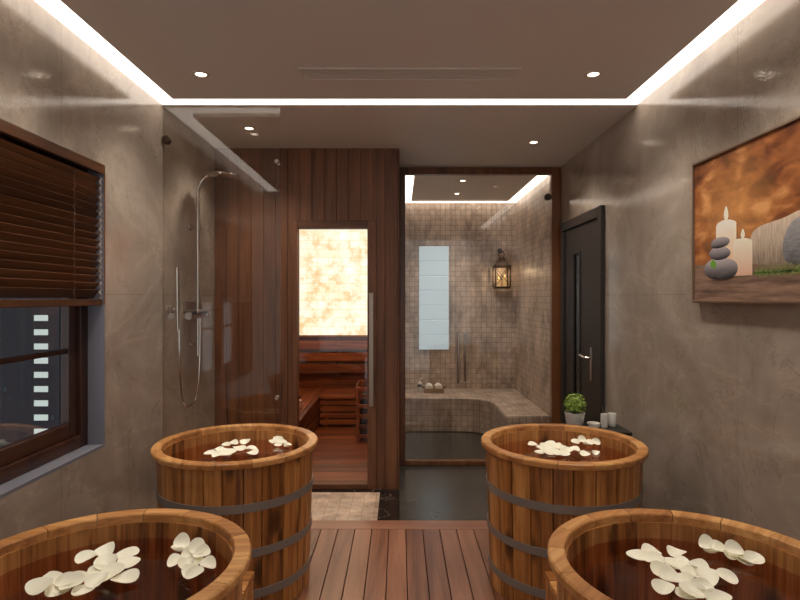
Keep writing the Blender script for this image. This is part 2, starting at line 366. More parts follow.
# air vent
t = thing('ceiling_vent', 'long flat slotted air vent in the main ceiling panel', 'air vent', (.05, 2.842, ZP))
m = MB(); a, b, fw = .555, .078, .014
m.box(-a, a, -b, -b+fw, -.005, 0); m.box(-a, a, b-fw, b, -.005, 0); m.box(-a, -a+fw, -b+fw, b-fw, -.005, 0); m.box(a-fw, a, -b+fw, b-fw, -.005, 0)
m.build('frame', M['ceil'], t, bev=.0015)
m = MB()
for k in range(5):
    yy = -b+fw+.012+k*.026
    m.obox((0, yy, -.0025), (a-fw, 0, 0), (0, .0115, .001), (0, 0, .0008))
m.box(-a+fw, a-fw, -b+fw, b-fw, -.0012, 0)
m.build('louvre', M['ceil'], t)

# ------------------------------------------------------------------ window
wn = bpy.data.objects.new('window_1', None); C.objects.link(wn); wn['kind'] = 'structure'; wn['label'] = 'dark wooden window with night view'
m = MB()   # painted reveal
m.box(-1.56, -XW-.0005, hy1-.012, hy1-.0005, hz0, hz1); m.box(-1.56, -XW-.0005, hy0+.0005, hy0+.012, hz0, hz1)
m.box(-1.56, -XW-.0005, hy0+.012, hy1-.012, hz0+.0005, hz0+.014); m.box(-1.56, -XW-.0005, hy0+.012, hy1-.012, hz1-.012, hz1-.0005)
m.build('window_reveal', M['reveal'], wn)
m = MB(); x0, x1 = -1.56, -1.495; y0, y1, z0, z1, fw = hy0+.012, hy1-.012, hz0+.014, hz1-.012, .06
m.box(x0, x1, y0, y0+fw, z0, z1); m.box(x0, x1, y1-fw, y1, z0, z1); m.box(x0, x1, y0+fw, y1-fw, z0, z0+fw); m.box(x0, x1, y0+fw, y1-fw, z1-fw, z1)
m.box(x0, x1, 1.96, 2.02, z0+fw, z1-fw)
m.build('window_frame', M['winframe'], wn, bev=.003)
for (a0, a1) in ((y0+fw+.002, 1.958), (2.022, y1-fw-.002)):
    sash = MB(); x0s, x1s = -1.553, -1.512; sw = .062; zb, zt = z0+fw+.002, z1-fw-.002
    sash.box(x0s, x1s, a0, a0+sw, zb, zt); sash.box(x0s, x1s, a1-sw, a1, zb, zt); sash.box(x0s, x1s, a0+sw, a1-sw, zb, zb+sw); sash.box(x0s, x1s, a0+sw, a1-sw, zt-sw, zt)
    sash.box(-1.545, -1.519, a0+sw, a1-sw, 1.218, 1.240)
    so = sash.build('sash', M['winframe'], wn, bev=.003)
    g = box(-1.534, -1.529, a0+sw, a1-sw, zb+sw, zt-sw).build('pane', M['winglass'], so)
# blind
bl = thing('venetian_blind', 'brown wooden venetian blind half lowered over the window', 'blind', (-XW, 0, 0))
m = MB()
m.box(-.02, .003, hy0+.002, hy1-.001, 2.066, 2.112); m.build('valance', M['blind'], bl, bev=.003)
m = MB(); zz = 2.03; k = 0
while zz > 1.475:
    m.obox((-.03, (hy0+hy1)/2, zz), (0, (hy1-hy0)/2-.02, 0), (.012, 0, .0185), (.0015, 0, -.0009)); zz -= .0335
m.build('slats', M['blind'], bl).name = 'slat_stack'
m = MB(); m.box(-.052, -.004, hy0+.015, hy1-.012, 1.437, 1.468); m.build('bottom_rail', M['blind'], bl, bev=.003)
m = MB()
for yy, cw, cm in ((hy1-.016, .0055, 'cord'), (2.47, .0016, 'blind'), (1.75, .0016, 'blind'), (hy0+.03, .0055, 'cord')):
    pts = []
    z_ = 2.05
    while z_ > 1.465:
        pts.append((-.014+.003*math.sin(z_*250), yy+.004*math.cos(z_*166), z_)); z_ -= .007
    m = MB(); m.tube(pts, cw, 6); m.build('ladder_cord', M[cm], bl)
m = MB(); m.box(-.02, .002, hy1-.010, hy1-.002, 1.44, 2.065); m.build('side_trim', M['blindz'], bl)
# night tower
tw = thing('tower_building', 'dark night tower block with one column of lit windows, seen through the window', 'building', (0, 0, 0))
M['tower'] = simple('dark_tower_concrete', rgb(20, 25, 34), .8)
M['tower2'] = simple('pale_tower_concrete', rgb(60, 62, 70), .8)
M['lit'] = emitter('lit_window_glow', rgb(226, 236, 226), .75)
M['dimlit'] = emitter('dim_window_glow', rgb(120, 140, 150), .16)
M['facewin'] = simple('dark_facade_glass', rgb(20, 26, 36), .3, emit=rgb(60, 80, 110), es=.05)
box(-118, -73, 120, 145, -60, 70).build('facade', M['tower'], tw)
for py in range(-6, 16):
    z = 1.473-(20+14.2*py)*120/560
    if -1 < py < 9:
        box(-78.2, -75.3, 119.8, 120.1, z-.62, z+.62).build('lit_window', M['lit'], tw)
    for xx in (-74.3, -84.5, -88.5, -92.0):
        if random.random() < .3: box(xx-.35, xx+.35, 119.8, 120.1, z-.5, z+.45).build('dim_window', M['dimlit'], tw)
tw2 = thing('office_block', 'paler narrow building beside the dark night tower', 'building', (0, 0, 0))
box(-74, -58, 146, 165, -60, 70).build('facade', M['tower2'], tw2)

# ------------------------------------------------------------------ walnut wall with sauna door
dx0, dx1, dz1 = -.788, -.242, 2.014      # glass
fx0, fx1, fz1 = -.852, -.178, 2.066      # frame outside
m = MB()
pw = .0935; x = -XW
while x < -.001:
    x1 = min(x+pw, 0)
    segs = [(x, x1)]
    if x1 <= fx0 or x >= fx1: m.box(x+.001, x1-.001, YW, YW+.08, 0, ZC)
    else:
        if x < fx0: m.box(x+.001, fx0, YW, YW+.08, 0, ZC); m.box(fx0, x1-.001, YW, YW+.08, fz1, ZC)
        elif x1 > fx1: m.box(x+.001, fx1, YW, YW+.08, fz1, ZC); m.box(fx1, x1-.001, YW, YW+.08, 0, ZC)
        else: m.box(x+.001, x1-.001, YW, YW+.08, fz1, ZC)
    x += pw
m.box(-.06, 0, YW+.08, YG-.02, 0, ZC)
struct(m, 'wall_walnut', M['walnut'], 'dark walnut boarded wall around the sauna door', bev=.0015)
m = MB(); m.box(-XW, fx0, YW+.081, YW+.10, 0, 2.62); m.box(fx1, -.06, YW+.081, YW+.10, 0, 2.62); m.box(fx0, fx1, YW+.081, YW+.10, fz1, 2.62)
struct(m, 'wall_sauna_lining', M['sauna_z'])
d1 = bpy.data.objects.new('door_1', None); C.objects.link(d1); d1['kind'] = 'structure'; d1['label'] = 'walnut framed glass door of the sauna'
m = MB(); m.box(fx0, dx0+.004, YW-.012, YW+.09, .004, fz1); m.box(dx1-.004, fx1, YW-.012, YW+.09, .004, fz1)
m.build('door_frame', M['walnut'], d1, bev=.003)
m = MB(); m.box(dx0+.004, dx1-.004, YW-.012, YW+.09, dz1-.004, fz1); m.box(dx0+.004, dx1-.004, YW-.005, YW+.09, .006, .045)
m.build('door_rail', M['walnut_x'], d1, bev=.003)
box(dx0+.004, dx1-.004, YW+.03, YW+.038, .045, dz1-.004).build('door_glass', M['glass'], d1)
m = MB(); m.box(-.232, -.196, YW-.075, YW-.055, .655, 1.512)
for z in (.75, 1.42): m.tube([(-.214, YW-.056, z), (-.214, YW-.012, z)], .008, 10)
m.build('door_handle', simple('satin_bronze', rgb(150, 134, 120), .35, .8), d1, bev=.003)

# sauna interior
struct(box(-XW, -.06, YW+.10, YE+.119, .001, .014), 'floor_sauna_base', M['black'])
m = MB(); y = YW+.10
while y < YE:
    m.box(-XW, -.06, y, min(y+.118, YE+.1), .014, .03); y += .122
struct(m, 'floor_sauna', M['sauna'], 'orange brown board floor inside the sauna', bev=.0015)
m = MB(); z = .03
while z < 2.5:
    m.box(-XW+.001, -.061, YE+.06, YE+.118, z, min(z+.097, 2.5)); z += .10
struct(m, 'wall_sauna_back', M['sauna'], 'horizontal boards on the sauna back wall', bev=.002)
m = MB(); m2 = MB(); z = .03
while z < 2.5:
    m2.box(-.12, -.062, YW+.10, YE+.06, z, min(z+.097, 2.5)); m.box(-XW+.001, -XW+.03, YW+.10, YE+.06, z, min(z+.097, 2.5)); z += .10
struct(m2, 'wall_sauna_partition', M['sauna_y'], bev=.002)
struct(m, 'wall_sauna_side', M['sauna_y'], 'horizontal boards on the sauna side walls', bev=.002)
struct(box(-XW, -.062, YW+.101, YE+.12, 2.5, 2.55), 'ceiling_sauna', M['sauna_y'])
# salt panel
def salt():
    m, nt, out = new_mat('backlit_salt_brick')
    tc = N(nt, 'ShaderNodeTexCoord'); sp = N(nt, 'ShaderNodeSeparateXYZ'); L(nt, tc.outputs['Object'], sp.inputs[0])
    cb = N(nt, 'ShaderNodeCombineXYZ'); L(nt, sp.outputs[0], cb.inputs[0]); L(nt, sp.outputs[2], cb.inputs[1])
    br = N(nt, 'ShaderNodeTexBrick', Scale=1.0, _offset=.5); L(nt, cb.outputs[0], br.inputs['Vector'])
    br.inputs['Brick Width'].default_value = .26; br.inputs['Row Height'].default_value = .105; br.inputs['Mortar Size'].default_value = .003; br.inputs['Bias'].default_value = -.3
    br.inputs['Color1'].default_value = rgb(255, 250, 240); br.inputs['Color2'].default_value = rgb(253, 236, 204); br.inputs['Mortar'].default_value = rgb(250, 222, 180)
    n1 = N(nt, 'ShaderNodeTexNoise', Scale=5.5, Detail=6.0, Roughness=.65); L(nt, tc.outputs['Object'], n1.inputs['Vector'])
    cr = ramp(nt, n1.outputs[0], [(.4, (1, 1, 1, 1)), (.52, (.97, .92, .78, 1)), (.61, (.86, .66, .42, 1))])
    mx = N(nt, 'ShaderNodeMix', _data_type='RGBA', _blend_type='MULTIPLY'); mx.inputs[0].default_value = 1; L(nt, br.outputs[0], mx.inputs[6]); L(nt, cr.outputs[0], mx.inputs[7])
    e = N(nt, 'ShaderNodeEmission', Strength=1.05); L(nt, mx.outputs[2], e.inputs[0]); L(nt, e.outputs[0], out.inputs[0]); return m
sp_ = thing('salt_wall_panel', 'glowing cream and amber salt brick panel on the sauna back wall', 'light panel', (-.74, YE+.06, 1.02))
m = MB(); m.box(-.62, .62, -.03, -.001, 0, 1.34); m.build('salt_bricks', salt(), sp_)
m = MB(); m.box(-.64, .64, -.035, -.001, -.025, -.001); m.build('lower_rail', M['sauna'], sp_, bev=.002)
# backrest boards
br_ = thing('wall_mounted_backrest', 'horizontal slatted timber backrest behind the sauna bench', 'backrest', (-.75, 6.80, .0))
m = MB()
for z in (.62, .76, .90): m.box(-.62, .62, -.03, 0, z-.05, z+.05)
m.build('board', M['sauna'], br_, bev=.003).name = 'slat_boards'
for x in (-.5, 0, .5): box(x-.02, x+.02, .001, .058, .5, .98).build('batten', M['sauna_z'], br_)
def bench(name, label, x0, x1, y0, y1, along, front):
    t = thing(name, label, 'bench', (0, 0, .03))
    m = MB(); H = .35
    if along == 'x':
        y = y0
        while y < y1-.01: m.box(x0, x1, y, min(y+.085, y1), H-.03, H); y += .09
        mat = M['sauna']
    else:
        x = x0
        while x < x1-.01: m.box(x, min(x+.085, x1), y0, y1, H-.03, H); x += .09
        mat = M['sauna_y']
    m.build('seat', mat, t, bev=.003)
    m = MB()
    for k in range(4):
        z = .035+k*.072
        if front == 'y': m.box(x0, x1, y0+.012, y0+.032, z, z+.055)
        else: m.box(x1-.032, x1-.012, y0, y1, z, z+.055)
    m.build('front_slats', mat, t, bev=.002)
    for x in (x0+.04, x1-.09):
        for y in (y0+.06, y1-.06): box(x, x+.045, y-.02, y+.02, 0, H-.03).build('support', M['sauna_z'], t)
    return t
bench('sauna_bench', 'timber sauna bench running along the back wall', -.885, -.125, 6.22, 6.82, 'x', 'y')
bench('sauna_bench', 'timber sauna bench running lengthways towards the door', -XW+.04, -.889, 4.55, 6.82, 'y', 'x')
# heater + guard
t = thing('heater_guard', 'slatted timber guard around the sauna stove', 'guard', (-.28, 5.86, .03))
a, b = .125, .24; t.location.x = -.29
for (x, y) in ((-a, -b), (a, -b), (-a, b), (a, b)): box(x-.018, x+.018, y-.018, y+.018, 0, .55).build('corner_post', M['sauna_z'], t, bev=.002)
m = MB()
for z in (.06, .16, .26, .36, .46, .53):
    m.box(-a, a, -b-.028, -b-.018, z-.02, z+.02); m.box(-a-.028, -a-.018, -b, b, z-.02, z+.02)
m.build('side_slats', M['sauna'], t, bev=.002)
t = thing('sauna_stove', 'dark sauna stove with rocks behind the timber guard', 'stove', (-.29, 5.86, .03))
box(-.11, .11, -.18, .18, .04, .42).build('body', M['black'], t, bev=.01)
for x in (-.09, .09):
    for y in (-.15, .15): box(x-.01, x+.01, y-.01, y+.01, 0, .04).build('foot', M['black'], t)
m = MB()
for i in range(26):
    c = Vector((random.uniform(-.08, .08), random.uniform(-.15, .15), .43+random.random()*.03)); r = random.uniform(.025, .035)
    m.lathe([(r*.3, -r*.7), (r*.9, -r*.3), (r, .1*r), (r*.6, r*.65)], c, 7)
m.build('rock', M['stove'], t).name = 'rock_heap'
# small bottle on bench
t = thing('oil_bottle', 'small pale bottle on the lengthways sauna bench', 'bottle', (-.99, 5.55, .38))
m = MB(); m.lathe([(.022, 0), (.025, .006), (.025, .075), (.012, .092), (.012, .105)], n=20); m.build('bottle_body', M['white'], t)
m = MB(); m.lathe([(.014, .104), (.014, .122), (.006, .126)], n=16); m.build('bottle_cap', M['bronze'], t)
ld = bpy.data.lights.new('sauna_fill_light', 'POINT'); ld.energy = 48; ld.color = (1, .76, .52); ld.shadow_soft_size = .06  # added lamp, hidden above the door, to brighten the sauna interior
t = thing('sauna_fill_lamp', 'small domed fill lamp added out of view on the sauna ceiling', 'lamp', (-.6, 5.3, 2.5))
t.name = 'ceiling_fill_lamp'
m = MB(); m.lathe([(.07, -.001), (.07, -.015), (.055, -.04), (.02, -.052)], n=24); m.build('dome', emitter('sauna_fill_glow', rgb(255, 214, 160), 5), t)
lo = bpy.data.objects.new('fill_lamp_light', ld); C.objects.link(lo); lo.parent = t; lo.location = (0, 0, -.12)

# ------------------------------------------------------------------ steam room
m = MB(); m.box(0, XW-.0, YE, YE+.118, 0, 2.70); m.box(-.06, .025, YG+.02, YE+.118, 0, 2.70)
struct(m, 'wall_steam', M['mosaic'], 'beige mosaic tiles of the steam room')
struct(box(XW-.012, XW-.0005, YG+.03, YE, 0, 2.70), 'wall_steam_side', M['mosaic'], 'beige mosaic tiles of the steam room side')
struct(box(.14, XW-.13, YG+.02, YE-.14, ZC, 2.70), 'ceiling_steam', M['ceil'], 'flat panel in the steam room ceiling')
ring_led('led_strip', 'bright white light strip around the steam room ceiling', .026, XW-.013, YG+.021, YE-.001, .113, 2.630, 'lrb')
# frame and glass
t = bpy.data.objects.new('window_3', None); C.objects.link(t); t['kind'] = 'structure'; t['label'] = 'full height framed glass front of the steam room'
m = MB(); fl, fr = .003, XW-.002
m.box(fl, fl+.048, YG-.03, YG+.03, .001, ZC-.002); m.box(fr-.078, fr, YG-.03, YG+.03, .001, ZC-.002)
m.build('frame_post', M['dframe'], t, bev=.003)
m = MB(); m.box(fl+.048, fr-.078, YG-.03, YG+.03, ZC-.062, ZC-.002); m.box(fl+.048, fr-.078, YG-.03, YG+.03, .001, .04)
m.build('frame_rail', M['dframe'], t, bev=.003)
gx0, gx1, gs = fl+.049, fr-.079, .475
box(gx0, gs-.002, YG-.004, YG+.004, .041, ZC-.063).build('fixed_glass', M['glass'], t)
dg_ = box(gs+.002, gx1, YG-.004, YG+.004, .046, ZC-.066).build('glass_door', M['glass'], t)
m = MB()
for (s, xx) in ((-1, .513), (1, .585)):
    yy = YG+s*.05
    m.tube([(xx, YG+s*.004, 1.165), (xx, yy-s*.006, 1.165), (xx, yy, 1.158), (xx, yy, 1.15), (xx, yy, .75), (xx, yy, .742), (xx, yy-s*.006, .735), (xx, YG+s*.004, .735)], .012, 10)
m.build('pull_handle', M['steel'], dg_)
m = MB()
for z in (2.365, .25):
    m.lathe([(.026, -.02), (.03, -.016), (.03, .016), (.026, .02)], (gx1-.03, YG, z), 20, axis='y')
m.build('glass_hinge', M['bronze'], dg_)
# glass block window
t = bpy.data.objects.new('window_2', None); C.objects.link(t); t['kind'] = 'structure'; t['label'] = 'tall narrow pale blue glass block window in the steam room'
M['block'] = simple('frosted_glass_block', rgb(190, 205, 214), .25, emit=rgb(178, 200, 212), es=.42)
m = MB(); bz0, bz1 = .847, 2.10; n = 7; hh = (bz1-bz0)/n
for k in range(n): m.box(.236, .596, YE-.022, YE-.001, bz0+k*hh+.002, bz0+(k+1)*hh-.002)
m.build('glass_block', M['block'], t, bev=.006)
box(.236, .596, YE-.012, YE-.0005, bz0, bz1).build('block_joint', simple('pale_joint', rgb(170, 176, 180), .6, emit=rgb(178, 200, 212), es=.2), t)
# tiled bench
def arc(cx, cy, r, a0, a1, n=10): return [(cx+r*math.cos(R(a0+(a1-a0)*i/n)), cy+r*math.sin(R(a0+(a1-a0)*i/n))) for i in range(n+1)]
out_ = [(.027, 6.15)]+[(.45, 6.15)]+[(.985-.32+.32*math.sin(R(a)), 5.83+.32*math.cos(R(a))) for a in range(0, 91, 9)]+[(.985, 5.2), (XW-.014, 5.2), (XW-.014, YE-.001), (.027, YE-.001)]
m = MB(); m.prism(out_, .001, .376)
o = m.build('tiled_bench', M['mosaic'], bev=.012); tag(o, 'curved bench covered in beige mosaic inside the steam room', 'bench')
# lantern
t = thing('wall_lantern', 'dark metal candle lantern hanging on the steam room tiles', 'lantern', (1.215, 6.67, 1.585))
m = MB(); a = .088
for (x, y) in ((-a, -a), (a, -a), (-a, a), (a, a)): m.box(x-.006, x+.006, y-.006, y+.006, .012, .262)
for z in (.012, .250):
    for s in (-1, 1): m.box(-a, a, s*a-.006, s*a+.006, z, z+.012); m.box(s*a-.006, s*a+.006, -a, a, z, z+.012)
for s in (-1, 1):
    for (p, q) in ((-1, 1), (1, -1)):
        m.tube([(p*a*.98, s*a, .03), (q*a*.98, s*a, .25)], .004, 6)
m.build('cage', M['bronze'], t)
m = MB(); m.lathe([(.001, 0), (.125, 0), (.125, .012), (.001, .012)], n=4, capa=False, capb=False)
for v in m.bm.verts: v.co = Matrix.Rotation(PI/4, 3, 'Z') @ v.co
m.build('base_plate', M['bronze'], t)
m = MB(); m.lathe([(.145, .262), (.14, .27), (.05, .32), (.05, .355), (.058, .36), (.03, .375)], n=4, capa=True)
for v in m.bm.verts: v.co = Matrix.Rotation(PI/4, 3, 'Z') @ v.co
m.build('roof', M['bronze'], t)
m = MB(); m.tube([(.032*math.cos(i/16*2*PI), 0, .41+.038*math.sin(i/16*2*PI)) for i in range(16)], .006, 8, closed=True)
m.build('ring', M['bronze'], t)
m = MB(); m.tube([(0, .128, .46), (0, .04, .46), (0, .0, .452), (0, -.01, .443)], .006, 8); m.lathe([(.03, .120), (.03, .128)], (0, 0, .46), 16, axis='y'); m.build('hook', M['bronze'], t)
for (x, y, h) in ((-.032, .0, .10), (.036, -.01, .13)):
    m = MB(); m.lathe([(.024, .012), (.026, .02), (.026, h), (.02, h+.002)], (x, y, 0), 16); c = m.build('candle', simple('ivory_wax', rgb(238, 220, 180), .5, emit=rgb(255, 190, 110), es=.25), t)
    m = MB(); m.lathe([(.001, h+.008), (.009, h+.02), (.008, h+.03), (.001, h+.05)], (x, y, 0), 10); m.build('flame', M['flame'], c)
ld = bpy.data.lights.new('lantern_light', 'POINT'); ld.energy = .7; ld.color = (1, .72, .42); ld.shadow_soft_size = .02
lo = bpy.data.objects.new('lantern_light', ld); C.objects.link(lo); lo.parent = t; lo.location = (0, 0, .2)
# bottle and towel basket
t = thing('soap_dispenser', 'white pump bottle with a dark label on the tiled bench', 'bottle', (.235, 6.55, .3765))
m = MB(); m.lathe([(.026, 0), (.03, .006), (.03, .10), (.012, .118), (.012, .13)], n=24); m.build('bottle_body', M['white'], t)
m = MB(); m.tube([(0, 0, .128), (0, 0, .152)], .006, 8); m.box(-.008, .04, -.008, .008, .148, .16); m.build('pump_head', M['white'], t, bev=.003)
m = MB()
m.ring_strip([[(.0306*math.sin(R(q)), -.0306*math.cos(R(q)), z) for q in range(-50, 51, 10)] for z in (.06, .09)], closed_u=False); m.build('dark_label', M['black'], t)
t = thing('towel_tray', 'small woven tray on the tiled bench beside the pump bottle', 'tray', (.40, 6.55, .3765))
m = MB(); a, b = .115, .09
m.box(-a, a, -b, b, 0, .008); m.box(-a, a, -b, -b+.01, .008, .05); m.box(-a, a, b-.01, b, .008, .05); m.box(-a, -a+.01, -b+.01, b-.01, .008, .05); m.box(a-.01, a, -b+.01, b-.01, .008, .05)
m.build('tray_body', simple('woven_tray', rgb(150, 122, 96), .7), t, bev=.003)
for s in (-1, 1):
    m = MB(); m.tube([(s*a, -.03, .045), (s*(a+.018), -.02, .06), (s*(a+.018), .02, .06), (s*a, .03, .045)], .005, 8)
    m.build('handle', M['bronze'], t)
for i, (x, lab) in enumerate(((-.055, 'rolled white towel on the tray, next to the pump bottle'), (.055, 'rolled white towel on the tray, away from the pump bottle'))):
    m = MB(); prof = [(.008, -.075), (.036, -.075), (.042, -.068), (.043, .068), (.036, .075), (.008, .075)]
    m.lathe(prof, (0, 0, .0), 20, axis='y')
    m.tube([((.030-.0035*k/6)*math.cos(k*.7), -.0755, (.030-.0035*k/6)*math.sin(k*.7)) for k in range(30)], .0025, 6)
    o = m.build('rolled_towel', M['towel']); o.location = (.40+x, 6.55, .3765+.0525); tag(o, lab, 'towel', 'rolled towels on the tray')

# ------------------------------------------------------------------ shower enclosure
t = thing('shower_screen', 'clear frameless glass screen in front of the shower', 'glass screen', (0, 3.36, 0))
box(-XW+.002, -.716, -.005, .005, .052, ZC-.002).build('glass_panel', M['glass'], t)
for (x, z) in ((-1.398, 2.42), (-1.398, .35)):
    m = MB(); m.lathe([(.022, -.018), (.025, -.015), (.025, .015), (.022, .018)], (x, 0, z), 20, axis='y'); m.build('glass_clamp', M['bronze'], t)
for (x, z) in ((-.735, 2.29), (-.735, .875)):
    m = MB(); m.lathe([(.011, -.016), (.013, -.013), (.013, .013), (.011, .016)], (x, 0, z), 16, axis='y'); m.build('glass_clamp', M['steel'], t)
sh = thing('shower_column', 'slim chrome shower column with rain head and hand shower', 'shower', (-XW, 3.79, 0))
m = MB(); yr = 0.0; xr = .055
pts = [(xr, yr, 1.08), (xr, yr, 2.18)]+[(xr+.13-.13*math.cos(R(a)), yr, 2.18+.14*math.sin(R(a))) for a in range(10, 91, 10)]+[(xr+.175, yr, 2.32)]
m.tube(pts, .011, 12); m.build('riser_pipe', M['chrome'], sh)
m = MB(); m.tube([(xr+.175, 0, 2.33), (xr+.175, 0, 2.305)], .012, 10); m.lathe([(.02, 2.312), (.105, 2.304), (.105, 2.294), (.1, 2.292)], (xr+.175, 0, 0), 36)
m.build('rain_head', M['chrome'], sh)
m = MB()
for z in (1.95, 1.16): m.tube([(0, 0, z), (xr, 0, z)], .009, 10); m.lathe([(.022, .001), (.022, .008)], (0, 0, z), 18, axis='x')
m.build('wall_bracket', M['chrome'], sh)
m = MB(); m.tube([(xr, -.14, 1.355), (xr, .12, 1.355)], .021, 16); m.tube([(xr, -.175, 1.355), (xr, -.145, 1.355)], .025, 16); m.tube([(xr, .125, 1.355), (xr, .155, 1.355)], .025, 16)
m.tube([(0, -.07, 1.355), (xr, -.07, 1.355)], .016, 12); m.tube([(0, .07, 1.355), (xr, .07, 1.355)], .016, 12)
m.build('mixer_bar', M['chrome'], sh)
m = MB(); m.box(.002, .13, -.12, .2, 1.385, 1.393); m.box(.002, .012, -.12, .2, 1.39, 1.45); m.build('shelf', M['steel'], sh, bev=.002)
m = MB(); yh = -.36
m.lathe([(.02, .001), (.02, .03), (.014, .034), (.014, .06)], (0, yh, 1.40), 16, axis='x'); m.build('hand_shower_holder', M['chrome'], sh)
m = MB(); m.tube([(.062, yh, 1.27), (.06, yh, 1.40), (.058, yh, 1.62), (.058, yh, 1.66)], [.008, .010, .013, .012], 12); m.build('hand_shower', M['chrome'], sh)
m = MB(); pts = [(.062, yh, 1.275)]
for i in range(0, 25):
    f = i/24; y = yh+(0-yh)*(.5-.5*math.cos(PI*f)); 
    z = .78+.50*(abs(2*f-1))**3 if f < .5 else .78+.56*(abs(2*f-1))**3
    pts.append((.07, y, z))
m.tube(pts, .006, 8); m.build('hose', M['chrome'], sh)

# ------------------------------------------------------------------ dark door on the picture side
d2 = bpy.data.objects.new('door_2', None); C.objects.link(d2); d2['kind'] = 'structure'; d2['label'] = 'charcoal door with slim lever handle'
ya, yb, zt = 3.87, 4.84, 2.116
m = MB(); m.box(XW-.03, XW-.0005, ya, ya+.075, .001, zt); m.box(XW-.03, XW-.0005, yb-.075, yb, .001, zt); m.box(XW-.03, XW-.0005, ya+.075, yb-.075, zt-.075, zt)
m.build('door_frame', M['doorp'], d2, bev=.004)
m = MB(); m.box(XW-.012, XW-.0005, ya+.079, 4.36, .006, zt-.079); m.box(XW-.012, XW-.0005, 4.52, yb-.079, .006, zt-.079)
m.box(XW-.012, XW-.0005, 4.36, 4.52, 1.83, zt-.079); m.box(XW-.012, XW-.0005, 4.36, 4.52, .006, .16)
m.build('door_leaf', M['doorp'], d2)
m = MB(); m.box(XW-.006, XW-.0005, 4.36, 4.52, .16, 1.83); m.build('door_inlay', M['doord'], d2)
m = MB(); m.box(XW-.02, XW-.008, 4.35, 4.372, .15, 1.84); m.box(XW-.02, XW-.008, 4.508, 4.53, .15, 1.84); m.box(XW-.02, XW-.008, 4.372, 4.508, 1.82, 1.84)
m.build('door_moulding', M['doorp'], d2, bev=.003)
hd = box(XW-.02, XW-.0125, 4.085, 4.12, .865, 1.11).build('handle_plate', M['steel'], d2, bev=.002)
m = MB(); m.tube([(XW-.02, 4.10, 1.035), (XW-.06, 4.10, 1.035), (XW-.066, 4.108, 1.035), (XW-.066, 4.22, 1.045)], .008, 10); m.build('lever', M['steel'], hd)

# ------------------------------------------------------------------ picture
def picmat():
    m, nt, out = new_mat('print_amber_timber')
    v = mapping(nt, (1, 1.6, 3.6), (0, 0, 0)); 
    n1 = N(nt, 'ShaderNodeTexNoise', Scale=3.2, Detail=3.0, Roughness=.5, Distortion=.25); L(nt, v, n1.inputs['Vector'])
    cr = ramp(nt, n1.outputs[0], [(.28, rgb(62, 32, 16)), (.42, rgb(116, 62, 32)), (.54, rgb(176, 108, 58)), (.68, rgb(230, 168, 108))])
    # candle halo of the printed picture
    tc = N(nt, 'ShaderNodeTexCoord')
    gr = N(nt, 'ShaderNodeTexGradient', _gradient_type='SPHERICAL'); mp = N(nt, 'ShaderNodeMapping', _vector_type='POINT')
    mp.inputs['Location'].default_value = (0, .30*3.2, -.36*3.2); mp.inputs['Scale'].default_value = (0, 3.2, 3.2)
    L(nt, tc.outputs['Object'], mp.inputs[0]); L(nt, mp.outputs[0], gr.inputs[0])
    mk = N(nt, 'ShaderNodeMix', _data_type='RGBA'); g2 = N(nt, 'ShaderNodeMath', _operation='MULTIPLY'); L(nt, gr.outputs[1], g2.inputs[0]); g2.inputs[1].default_value = .6
    L(nt, g2.outputs[0], mk.inputs[0]); L(nt, cr.outputs[0], mk.inputs[6]); mk.inputs[7].default_value = rgb(246, 176, 104)
    b = N(nt, 'ShaderNodeBsdfPrincipled', Roughness=.45); L(nt, mk.outputs[2], b.inputs['Base Color']); L(nt, b.outputs[0], out.inputs[0]); return m
def noisy(name, a, b_, sc=(20, 20, 20), rough=.5):
    m, nt, out = new_mat(name)
    n1 = N(nt, 'ShaderNodeTexNoise', Scale=1.0, Detail=4.0, Roughness=.65); L(nt, mapping(nt, sc), n1.inputs['Vector'])
    cr = ramp(nt, n1.outputs[0], [(.33, a), (.67, b_)])
    b = N(nt, 'ShaderNodeBsdfPrincipled', Roughness=rough); L(nt, cr.outputs[0], b.inputs['Base Color']); L(nt, b.outputs[0], out.inputs[0]); return m
pc = thing('wall_picture', 'framed picture of two candles, stacked stones and a rolled towel on the stone wall', 'picture', (1.39, 2.643, 1.463))
def grad(name, z0, z1, lo, hi, amt=.25, sc=(1, 30, 12)):
    m, nt, out = new_mat(name)
    tc = N(nt, 'ShaderNodeTexCoord'); sp = N(nt, 'ShaderNodeSeparateXYZ'); L(nt, tc.outputs['Object'], sp.inputs[0])
    mr = N(nt, 'ShaderNodeMapRange'); L(nt, sp.outputs[2], mr.inputs[0]); mr.inputs[1].default_value = z0; mr.inputs[2].default_value = z1
    n1 = N(nt, 'ShaderNodeTexNoise', Scale=1.0, Detail=4.0, Roughness=.6); L(nt, mapping(nt, sc), n1.inputs['Vector'])
    ma = N(nt, 'ShaderNodeMath', _operation='MULTIPLY_ADD'); L(nt, n1.outputs[0], ma.inputs[0]); ma.inputs[1].default_value = amt; L(nt, mr.outputs[0], ma.inputs[2])
    sb = N(nt, 'ShaderNodeMath', _operation='SUBTRACT'); L(nt, ma.outputs[0], sb.inputs[0]); sb.inputs[1].default_value = amt*.5
    cr = ramp(nt, sb.outputs[0], [(0, lo), (1, hi)])
    b = N(nt, 'ShaderNodeBsdfPrincipled', Roughness=.5); L(nt, cr.outputs[0], b.inputs['Base Color']); L(nt, b.outputs[0], out.inputs[0]); return m
